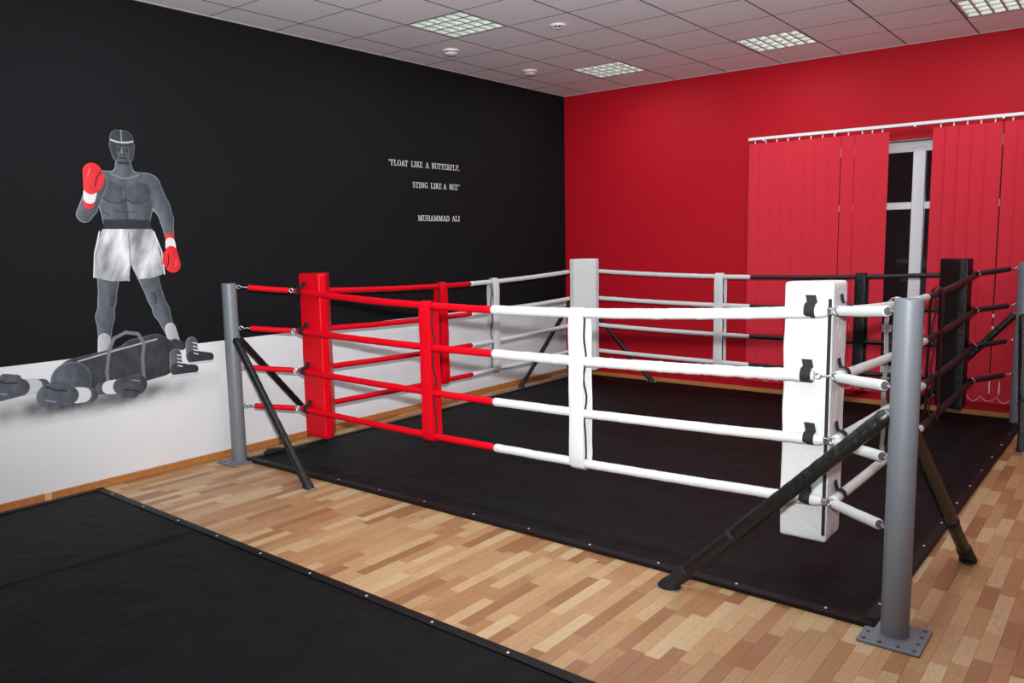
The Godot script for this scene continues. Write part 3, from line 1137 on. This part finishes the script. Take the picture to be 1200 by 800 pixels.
func brace(c: Dictionary, y: float, foot: Vector3, r: float, label: String) -> void:
	var to: Vector3 = Vector3(foot.x - c.post.x, 0, foot.z - c.post.z).normalized()
	var top: Vector3 = c.post + to * 0.06 + Vector3(0, y, 0)
	var t := thing("ring_brace", label, "brace", foot, "padded braces of the ring posts")
	var A := top - foot
	var low := Vector3(0, 0.06, 0)
	var B := low - to * 0.03
	var pts := []
	var rs := []
	var n := 60
	for k in n + 1:
		var q := k / float(n)
		pts.append(A.lerp(B, q))
		rs.append(r * (1.0 + 0.05 * sin(k * 1.9) * sin(k * 0.37 + 1.0)) * (1.02 if k < 42 else 0.94))
	rs[0] = r * 0.8
	rs[42] = r * 0.86
	var b := MB.new()
	b.tube(pts, rs, 16)
	build("padding", b, M.brace, t)
	# boot: from the tube down to a flattened shoe on the floor
	b = MB.new()
	var d := (B - A).normalized()
	var rows := []
	var sd := to.cross(Vector3.UP).normalized()
	var secs := [[B - d * 0.05, 1.12, 1.12, 0.0], [B - d * 0.02, 1.15, 1.15, 0.2], [B + d * 0.012, 1.2, 1.15, 0.5], [Vector3(0, 0.032, 0) + to * 0.008, 1.45, 1.2, 0.9], [Vector3(0, 0.012, 0) + to * 0.016, 1.75, 1.3, 1.0], [Vector3(0, 0.0045, 0) + to * 0.016, 1.7, 1.28, 1.0]]
	for s in secs:
		var nrm: Vector3 = d.lerp(Vector3.DOWN, s[3]).normalized()
		var u := sd
		var w := nrm.cross(u).normalized()
		var ring := PackedVector3Array()
		for k in 18:
			var g := TAU * k / 18
			ring.append(s[0] + w * cos(g) * r * s[1] + u * sin(g) * r * s[2])
		rows.append(ring)
	b.sheet(rows, true, true, true)
	build("boot", b, M.rubber, t)
	b = MB.new()
	b.box(Vector3(0, 0.0025, 0) + to * 0.02, Vector3(0.13, 0.004, 0.07), 0.001, Basis(to, Vector3.UP, to.cross(Vector3.UP)))
	build("foot_plate", b, M.post, t)
	b = MB.new()
	b.lathe(Vector3(0, 0.0045, 0) + to * 0.07, [Vector2(0.009, 0), Vector2(0.009, 0.005), Vector2(0.0005, 0.007)], 8)
	build("bolt", b, M.screw, t)
	b = MB.new()
	b.tube([A - to * 0.006 + Vector3(0, 0.01, 0), A.lerp(B, 0.015)], r * 0.62, 12)
	build("bracket", b, M.post, t)
	b = MB.new()
	for q in [0.71, 0.955]:
		var p := A.lerp(B, q)
		b = MB.new()
		b.tube([p - d * 0.012, p - d * 0.004, p + d * 0.004, p + d * 0.012], [r * 1.02, r * 1.1, r * 1.1, r * 1.02], 16)
		build("tape_band", b, M.velcro, t)

# ------------------------------------------------------------------ mural: a generic boxer and gear, flat paint on the wall
const PXM := 360.0
var pic: Image
var MZ := 6.72          # the picture's left edge on the wall
var MY := 2.66          # its top

func px(s: Vector2) -> Vector2:
	return Vector2(s.x * PXM, (MY - s.y) * PXM)

func dab(x: int, y: int, c: Color, a: float) -> void:
	if a <= 0.003 or x < 0 or y < 0 or x >= pic.get_width() or y >= pic.get_height():
		return
	var o := pic.get_pixel(x, y)
	var na := a + o.a * (1 - a)
	var k := a / na
	pic.set_pixel(x, y, Color(lerpf(o.r, c.r, k), lerpf(o.g, c.g, k), lerpf(o.b, c.b, k), na))

# tapered limb, brushed in tones: dark core, paler along the rim
func limb(p: Vector2, q: Vector2, ra: float, rb: float, dark: Color, pale: Color, rim := 0.9) -> void:
	var a := px(p)
	var b := px(q)
	var A := ra * PXM
	var B := rb * PXM
	var m := maxf(A, B) + 1
	var ab := b - a
	var l2 := maxf(ab.length_squared(), 0.001)
	for y in range(int(minf(a.y, b.y) - m), int(maxf(a.y, b.y) + m) + 1):
		for x in range(int(minf(a.x, b.x) - m), int(maxf(a.x, b.x) + m) + 1):
			var d := Vector2(x, y) - a
			var t := clampf(d.dot(ab) / l2, 0.0, 1.0)
			var off := d - ab * t
			var r := lerpf(A, B, t)
			var e := off.length() / r
			var cov := clampf((1.0 - e) * r, 0.0, 1.0)
			if cov <= 0.0:
				continue
			var side := off.x / r
			var tone := clampf(0.28 - 0.35 * side, 0.0, 1.0) + smoothstep(rim - 0.12, 1.0, e) * 0.8
			tone += 0.14 * brush.get_noise_2d(x * 1.0, y * 0.6)
			dab(x, y, dark.lerp(pale, clampf(tone, 0.0, 1.0)), cov)

var brush := FastNoiseLite.new()

func patch(pts: Array, dark: Color, pale: Color, folds := 0.0) -> void:
	var poly := PackedVector2Array()
	var lo := Vector2(1e9, 1e9)
	var hi := -lo
	for p in pts:
		var q := px(p)
		poly.append(q)
		lo = lo.min(q); hi = hi.max(q)
	for y in range(int(lo.y), int(hi.y) + 2):
		for x in range(int(lo.x), int(hi.x) + 2):
			if not Geometry2D.is_point_in_polygon(Vector2(x, y), poly):
				continue
			var u := (x - lo.x) / (hi.x - lo.x)
			var tone := 0.5 + folds * (0.9 * brush.get_noise_2d(x * 0.55 + y * 0.18, y * 0.22)) - 0.25 * absf(u - 0.5)
			dab(x, y, dark.lerp(pale, clampf(tone, 0.0, 1.0)), 1.0)

func stroke(pts: Array, w: float, c: Color, a := 1.0) -> void:
	for i in pts.size() - 1:
		var p := px(pts[i])
		var q := px(pts[i + 1])
		var r := w * PXM
		var ab := q - p
		for y in range(int(minf(p.y, q.y) - r - 1), int(maxf(p.y, q.y) + r) + 2):
			for x in range(int(minf(p.x, q.x) - r - 1), int(maxf(p.x, q.x) + r) + 2):
				var d := Vector2(x, y) - p
				var t := clampf(d.dot(ab) / maxf(ab.length_squared(), 0.01), 0, 1)
				dab(x, y, c, a * clampf(r - (d - ab * t).length() + 0.5, 0, 1))

func glove(c: Vector2, dir: Vector2, dark: Color, pale: Color, cuff: Color, sz := 1.0) -> void:
	var s := Vector2(dir.y, -dir.x)
	limb(c - dir * 0.155 * sz, c - dir * 0.13 * sz, 0.037 * sz, 0.039 * sz, dark, pale, 1.1)
	limb(c - dir * 0.115 * sz, c - dir * 0.085 * sz, 0.041 * sz, 0.044 * sz, cuff, cuff.lightened(0.2), 1.1)
	body([[c - dir * 0.045 * sz, c + dir * 0.05 * sz, 0.047 * sz, 0.063 * sz], [c + s * 0.05 * sz - dir * 0.03 * sz, c + s * 0.056 * sz + dir * 0.03 * sz, 0.021 * sz, 0.025 * sz]], 0.012, dark, pale, 0.35)
	stroke([c + s * 0.026 * sz - dir * 0.03 * sz, c + s * 0.03 * sz + dir * 0.025 * sz, c + s * 0.05 * sz + dir * 0.07 * sz], 0.0042, dark.darkened(0.7))
	stroke([c - s * 0.03 * sz + dir * 0.02 * sz, c - s * 0.02 * sz + dir * 0.07 * sz], 0.004, pale.lightened(0.5), 0.6)

# limbs blended into one body and brushed in tones with a pale line round the outline
func body(bones: Array, k: float, dark: Color, pale: Color, rim := 0.8) -> void:
	var lo := Vector2(1e9, 1e9)
	var hi := -lo
	var B := []
	for q in bones:
		var a := px(q[0])
		var b := px(q[1])
		var ra: float = q[2] * PXM
		var rb: float = q[3] * PXM
		B.append([a, b - a, ra, rb - ra, maxf((b - a).length_squared(), 0.01)])
		var m := Vector2.ONE * (maxf(ra, rb) + 3)
		lo = lo.min(a.min(b) - m); hi = hi.max(a.max(b) + m)
	var kk := k * PXM
	for y in range(maxi(0, int(lo.y)), mini(pic.get_height() - 1, int(hi.y)) + 1):
		for x in range(maxi(0, int(lo.x)), mini(pic.get_width() - 1, int(hi.x)) + 1):
			var d := 1e9
			var rad := 1.0
			var dx := 0.0
			for q in B:
				var w: Vector2 = Vector2(x, y) - q[0]
				var t: float = clampf(w.dot(q[1]) / q[4], 0.0, 1.0)
				var off: Vector2 = w - q[1] * t
				var r: float = q[2] + q[3] * t
				var e: float = off.length() - r
				if e > d + kk * 2.0:
					continue
				var h: float = clampf(0.5 + 0.5 * (d - e) / kk, 0.0, 1.0)
				dx = lerpf(dx, off.x / r, h)
				rad = lerpf(rad, r, h)
				d = lerpf(d, e, h) - kk * h * (1.0 - h)
			if d > 0.5:
				continue
			var rel := clampf(1.0 + d / rad, 0.0, 1.0)
			var tone := 0.3 - 0.28 * dx + 0.22 * brush.get_noise_2d(x * 1.1, y * 0.7) - 0.12 * rel
			tone += rim * smoothstep(-0.010 * PXM, -0.002 * PXM, d)
			dab(x, y, dark.lerp(pale, clampf(tone, 0.0, 1.0)), clampf(0.5 - d, 0.0, 1.0))

func mural() -> void:
	brush.seed = 5
	brush.frequency = 0.03
	brush.fractal_octaves = 4
	pic = Image.create_empty(int(1.72 * PXM), int((MY - 0.52) * PXM), false, Image.FORMAT_RGBA8)
	pic.fill(Color(0.2, 0.21, 0.23, 0.0))
	var sk := rgb(58, 64, 72)
	var sp := rgb(132, 140, 150)
	var dk := rgb(30, 32, 36)
	var dp := rgb(84, 90, 98)
	# soft grey shade painted on the white band below the gear
	for y in range(int((MY - 0.82) * PXM), pic.get_height()):
		for x in pic.get_width():
			var s := x / PXM
			var yy := MY - y / PXM
			var d := Vector2((s - 0.72) / 0.72, (yy - 0.655) / 0.085)
			var a := exp(-d.length_squared() * 1.3) * 0.9 * (0.75 + 0.5 * brush.get_noise_2d(x * 0.4, y * 0.5))
			dab(x, y, rgb(60, 62, 68), clampf(a, 0, 0.92) * smoothstep(0.0, 0.16, s))
	# legs and boots
	body([[Vector2(0.91, 1.62), Vector2(0.875, 1.36), 0.092, 0.062], [Vector2(0.875, 1.36), Vector2(0.85, 1.24), 0.06, 0.064], [Vector2(0.85, 1.24), Vector2(0.83, 1.04), 0.062, 0.042]], 0.03, sk, sp)
	body([[Vector2(1.16, 1.62), Vector2(1.235, 1.36), 0.092, 0.062], [Vector2(1.235, 1.36), Vector2(1.275, 1.25), 0.06, 0.064], [Vector2(1.275, 1.25), Vector2(1.335, 1.08), 0.06, 0.042]], 0.03, sk, sp)
	limb(Vector2(0.9, 1.37), Vector2(0.893, 1.33), 0.034, 0.028, sk.darkened(0.25), sp, 1.1)
	limb(Vector2(1.21, 1.37), Vector2(1.222, 1.33), 0.034, 0.028, sk.darkened(0.25), sp, 1.1)
	limb(Vector2(0.83, 1.08), Vector2(0.825, 1.0), 0.045, 0.048, rgb(150, 154, 160), rgb(216, 218, 222))
	limb(Vector2(1.335, 1.11), Vector2(1.36, 1.0), 0.045, 0.048, rgb(150, 154, 160), rgb(216, 218, 222))
	limb(Vector2(1.36, 0.985), Vector2(1.42, 0.965), 0.045, 0.034, dk, dp)
	# torso, neck and the arm that hangs, one body
	body([[Vector2(0.93, 2.2), Vector2(1.21, 2.2), 0.082, 0.082], [Vector2(0.96, 2.12), Vector2(1.0, 1.9), 0.11, 0.1], [Vector2(1.18, 2.12), Vector2(1.13, 1.9), 0.11, 0.1], [Vector2(1.0, 1.9), Vector2(1.13, 1.86), 0.1, 0.1], [Vector2(1.07, 2.36), Vector2(1.07, 2.26), 0.055, 0.075],
		[Vector2(1.265, 2.2), Vector2(1.34, 2.03), 0.072, 0.06], [Vector2(1.34, 2.03), Vector2(1.37, 1.95), 0.058, 0.05], [Vector2(1.37, 1.93), Vector2(1.385, 1.78), 0.052, 0.034]], 0.035, sk, sp)
	# chest and belly
	for q in [[Vector2(0.955, 2.14), Vector2(1.03, 2.12), 0.075, 0.062], [Vector2(1.185, 2.14), Vector2(1.11, 2.12), 0.075, 0.062]]:
		body([q], 0.01, sk.darkened(0.12), sp.darkened(0.12), 0.12)
	stroke([Vector2(0.9, 2.09), Vector2(0.95, 2.06), Vector2(1.02, 2.055), Vector2(1.068, 2.085)], 0.006, dk, 0.55)
	stroke([Vector2(1.07, 2.085), Vector2(1.12, 2.055), Vector2(1.19, 2.06), Vector2(1.24, 2.09)], 0.006, dk, 0.55)
	for kx in 2:
		stroke([Vector2(0.99, 2.0 - kx * 0.055), Vector2(1.06, 1.99 - kx * 0.055), Vector2(1.14, 2.0 - kx * 0.055)], 0.005, dk, 0.4)
	stroke([Vector2(1.07, 2.2), Vector2(1.065, 1.88)], 0.006, dk, 0.45)
	stroke([Vector2(0.97, 2.265), Vector2(1.045, 2.235), Vector2(1.095, 2.235), Vector2(1.18, 2.265)], 0.006, sp, 0.6)
	stroke([Vector2(0.89, 2.0), Vector2(0.94, 1.965)], 0.005, dk, 0.4)
	stroke([Vector2(1.25, 2.0), Vector2(1.2, 1.965)], 0.005, dk, 0.4)
	# belt and pale trunks
	patch([Vector2(0.895, 1.935), Vector2(1.235, 1.935), Vector2(1.25, 1.85), Vector2(0.885, 1.85)], rgb(20, 21, 24), rgb(46, 48, 54), 0.4)
	patch([Vector2(0.88, 1.87), Vector2(1.25, 1.87), Vector2(1.285, 1.76), Vector2(1.305, 1.64), Vector2(1.315, 1.53), Vector2(1.22, 1.505), Vector2(1.12, 1.5), Vector2(1.085, 1.57), Vector2(1.07, 1.63), Vector2(1.055, 1.56), Vector2(1.05, 1.49), Vector2(0.92, 1.495), Vector2(0.8, 1.525), Vector2(0.815, 1.64), Vector2(0.835, 1.76)], rgb(112, 114, 119), rgb(240, 240, 240), 0.85)
	stroke([Vector2(1.07, 1.84), Vector2(1.065, 1.62)], 0.005, rgb(110, 112, 116), 0.7)
	stroke([Vector2(0.86, 1.85), Vector2(0.815, 1.7), Vector2(0.795, 1.53)], 0.005, rgb(240, 240, 240), 0.8)
	stroke([Vector2(1.26, 1.85), Vector2(1.31, 1.7), Vector2(1.32, 1.53)], 0.005, rgb(240, 240, 240), 0.8)
	glove(Vector2(1.39, 1.65), Vector2(0.05, -1.0), rgb(200, 20, 30), rgb(246, 70, 64), rgb(214, 214, 214))
	# the arm held up in guard
	body([[Vector2(0.875, 2.2), Vector2(0.8, 2.02), 0.072, 0.06], [Vector2(0.8, 2.02), Vector2(0.765, 1.97), 0.056, 0.05], [Vector2(0.765, 1.97), Vector2(0.81, 2.08), 0.052, 0.038]], 0.02, sk, sp)
	glove(Vector2(0.835, 2.21), Vector2(0.2, 0.98), rgb(204, 20, 30), rgb(246, 70, 64), rgb(214, 214, 214), 1.08)
	# head in a padded headguard
	body([[Vector2(1.07, 2.47), Vector2(1.07, 2.45), 0.084, 0.082], [Vector2(1.07, 2.45), Vector2(1.07, 2.37), 0.076, 0.05]], 0.02, sk.darkened(0.1), sp, 0.1)
	body([[Vector2(1.045, 2.515), Vector2(1.095, 2.515), 0.062, 0.062], [Vector2(1.01, 2.485), Vector2(1.13, 2.485), 0.028, 0.028], [Vector2(0.998, 2.47), Vector2(1.015, 2.38), 0.024, 0.021], [Vector2(1.142, 2.47), Vector2(1.125, 2.38), 0.024, 0.021]], 0.008, dk, dp, 0.9)
	stroke([Vector2(0.99, 2.503), Vector2(1.03, 2.492), Vector2(1.07, 2.489), Vector2(1.11, 2.492), Vector2(1.15, 2.503)], 0.006, rgb(196, 200, 205), 0.9)
	stroke([Vector2(1.07, 2.575), Vector2(1.07, 2.5)], 0.005, rgb(150, 155, 162), 0.8)
	stroke([Vector2(1.035, 2.345), Vector2(1.105, 2.345)], 0.008, dk)
	for sx in [-1.0, 1.0]:
		stroke([Vector2(1.07 + sx * 0.016, 2.443), Vector2(1.07 + sx * 0.046, 2.449)], 0.006, dk)
		stroke([Vector2(1.07 + sx * 0.022, 2.43), Vector2(1.07 + sx * 0.04, 2.43)], 0.005, rgb(20, 20, 24))
	stroke([Vector2(1.074, 2.44), Vector2(1.08, 2.405), Vector2(1.06, 2.402)], 0.005, dk, 0.7)
	stroke([Vector2(1.064, 2.44), Vector2(1.066, 2.41)], 0.004, sp.lightened(0.2), 0.7)
	stroke([Vector2(1.048, 2.377), Vector2(1.07, 2.38), Vector2(1.092, 2.377)], 0.005, rgb(24, 24, 28))
	# sports bag lying on its side
	body([[Vector2(0.62, 0.82), Vector2(1.24, 0.9), 0.15, 0.15], [Vector2(1.05, 0.96), Vector2(1.2, 0.99), 0.1, 0.09]], 0.05, rgb(34, 36, 40), rgb(96, 102, 110), 0.7)
	body([[Vector2(0.575, 0.815), Vector2(0.59, 0.817), 0.13, 0.13]], 0.01, sk, sp, 0.7)
	stroke([Vector2(0.64, 0.945), Vector2(0.9, 0.99), Vector2(1.22, 1.04)], 0.006, rgb(170, 176, 182))
	stroke([Vector2(0.84, 0.7), Vector2(0.83, 0.84), Vector2(0.86, 1.0), Vector2(0.9, 1.08), Vector2(0.99, 1.115), Vector2(1.08, 1.095), Vector2(1.12, 1.02), Vector2(1.1, 0.9), Vector2(1.1, 0.74)], 0.013, rgb(104, 112, 122))
	# a pair of grey gloves in front of it and one at the end
	glove(Vector2(0.2, 0.82), Vector2(-1.0, 0.05), sk, sp, rgb(190, 192, 196), 1.25)
	glove(Vector2(0.5, 0.72), Vector2(-1.0, 0.12), sk, sp, rgb(206, 208, 212), 1.35)
	glove(Vector2(0.98, 0.72), Vector2(1.0, -0.05), sk.darkened(0.2), sp.darkened(0.1), rgb(206, 208, 212), 1.25)
	# laced boots
	for q in [Vector2(1.36, 0.8), Vector2(1.5, 0.88)]:
		limb(q + Vector2(0.0, 0.1), q, 0.05, 0.054, sk, sp)
		limb(q + Vector2(0.0, -0.01), q + Vector2(0.15, -0.03), 0.052, 0.036, dk, dp)
		for k in 4:
			stroke([q + Vector2(0.015, 0.1 - k * 0.028), q + Vector2(0.05, 0.088 - k * 0.028)], 0.0045, rgb(215, 217, 220))
		stroke([q + Vector2(-0.045, -0.06), q + Vector2(0.17, -0.065)], 0.008, rgb(200, 202, 206))
	var m := mat(Color(1, 1, 1), 0.6)
	m.albedo_texture = ImageTexture.create_from_image(pic)
	m.transparency = BaseMaterial3D.TRANSPARENCY_ALPHA
	m.texture_repeat = false
	var w := pic.get_width() / PXM
	var h := pic.get_height() / PXM
	var b := MB.new()
	var X := 0.0015
	b.flat(Vector3(X, h, 0), Vector3(X, h, -w), Vector3(X, 0, -w), Vector3(X, 0, 0), Vector3.RIGHT, [Vector2(0, 0), Vector2(1, 0), Vector2(1, 1), Vector2(0, 1)])
	var o := build("wall_mural", b, m)
	o.position = Vector3(0, MY - h, MZ)
	tag(o, "wall mural in greys of a boxer with red gloves standing over gear", "mural")

func lettering() -> void:
	var t := thing("wall_lettering", "white serif quotation in three lines painted high on the black wall", "lettering", Vector3(0.0, 1.95, 2.01))
	var font := SystemFont.new()
	font.font_names = PackedStringArray(["Droid Serif"])
	font.font_weight = 400
	for r in [["\"FLOAT  LIKE  A  BUTTERFLY.", 3.035, 2.005, 2.487], ["STING  LIKE A  BEE\"", 2.715, 2.012, 2.282], ["MUHAMMAD  ALI", 2.655, 2.022, 1.948]]:
		var tm := TextMesh.new()
		tm.text = r[0]
		tm.font = font
		tm.font_size = 64
		tm.pixel_size = 0.001
		tm.depth = 0.002
		tm.horizontal_alignment = HORIZONTAL_ALIGNMENT_LEFT
		tm.vertical_alignment = VERTICAL_ALIGNMENT_BOTTOM
		var bb := tm.get_aabb()
		var o := put("text_line", tm, M.lettering, t)
		var wid: float = r[1] - r[2]
		var sx := wid / bb.size.x
		var sy := 0.056 / (64 * 0.001 * 0.714)
		o.basis = Basis(Vector3(0, 0, -sx), Vector3(0, sy, 0), Vector3(1, 0, 0))
		# the baseline: measured from a line of plain capitals
		var probe := TextMesh.new()
		probe.text = "H"
		probe.font = font
		probe.font_size = 64
		probe.pixel_size = 0.001
		probe.depth = 0.002
		probe.vertical_alignment = VERTICAL_ALIGNMENT_BOTTOM
		var base := probe.get_aabb().position.y
		o.position = Vector3(0.002, r[3] - base * sy, r[1] + bb.position.x * sx) - t.position

func small_things() -> void:
	# detectors on the ceiling
	for d in [[0.638, 2.79, 0, "white domed smoke detector nearer the viewer, beside the black wall"], [0.632, 1.55, 0, "white domed smoke detector farther back, towards the wall corner"], [1.894, 2.837, 1, "ceiling speaker with a dark round grille beyond the nearest light"]]:
		var t := thing("smoke_detector" if d[2] == 0 else "ceiling_speaker", d[3], "smoke detector" if d[2] == 0 else "speaker", Vector3(d[0], H, d[1]))
		var b := MB.new()
		if d[2] == 0:
			b.lathe(Vector3.ZERO, [Vector2(0.078, 0.002), Vector2(0.078, -0.014), Vector2(0.07, -0.02)], 28)
			build("base", b, M.white_plastic, t)
			b = MB.new()
			b.lathe(Vector3.ZERO, [Vector2(0.062, -0.019), Vector2(0.06, -0.03)], 28)
			build("sensor_slot", b, M.dark_plastic, t)
			b = MB.new()
			b.lathe(Vector3.ZERO, [Vector2(0.066, -0.028), Vector2(0.064, -0.036), Vector2(0.048, -0.046), Vector2(0.024, -0.05), Vector2(0.0005, -0.051)], 28)
			build("cap", b, M.white_plastic, t)
		else:
			b.lathe(Vector3.ZERO, [Vector2(0.07, 0.002), Vector2(0.07, -0.01), Vector2(0.06, -0.018), Vector2(0.05, -0.016)], 28)
			build("rim", b, M.white_plastic, t)
			b = MB.new()
			b.lathe(Vector3.ZERO, [Vector2(0.051, -0.014), Vector2(0.03, -0.022), Vector2(0.0005, -0.024)], 28)
			build("grille", b, M.dark_plastic, t)
			for k in 6:
				var g := TAU * k / 6
				b = MB.new()
				b.tube([Vector3(cos(g) * 0.05, -0.018, sin(g) * 0.05), Vector3(0, -0.026, 0)], 0.004, 6)
				build("spoke", b, M.white_plastic, t)
	# offcuts of black edging left at the corner of the ring mat
	var t := thing("edging_offcut", "short black rubber edging offcut lying on the mat corner by the left post", "offcut", Vector3(0.3, 0.0, 4.72))
	var b := MB.new()
	var dir := Vector3(0.13, 0, -0.29).normalized()
	var bs := Basis(dir.cross(Vector3.UP), Vector3.UP, -dir)
	b.box(Vector3(0.03, 0.043, -0.1), Vector3(0.03, 0.022, 0.32), 0.005, bs)
	build("strip", b, M.rubber, t)
	b = MB.new()
	b.box(Vector3(-0.02, 0.036, 0.03), Vector3(0.05, 0.018, 0.1), 0.005, bs)
	b.box(Vector3(-0.005, 0.054, 0.0), Vector3(0.04, 0.016, 0.12), 0.005, bs)
	build("folded_end", b, M.rubber, t)
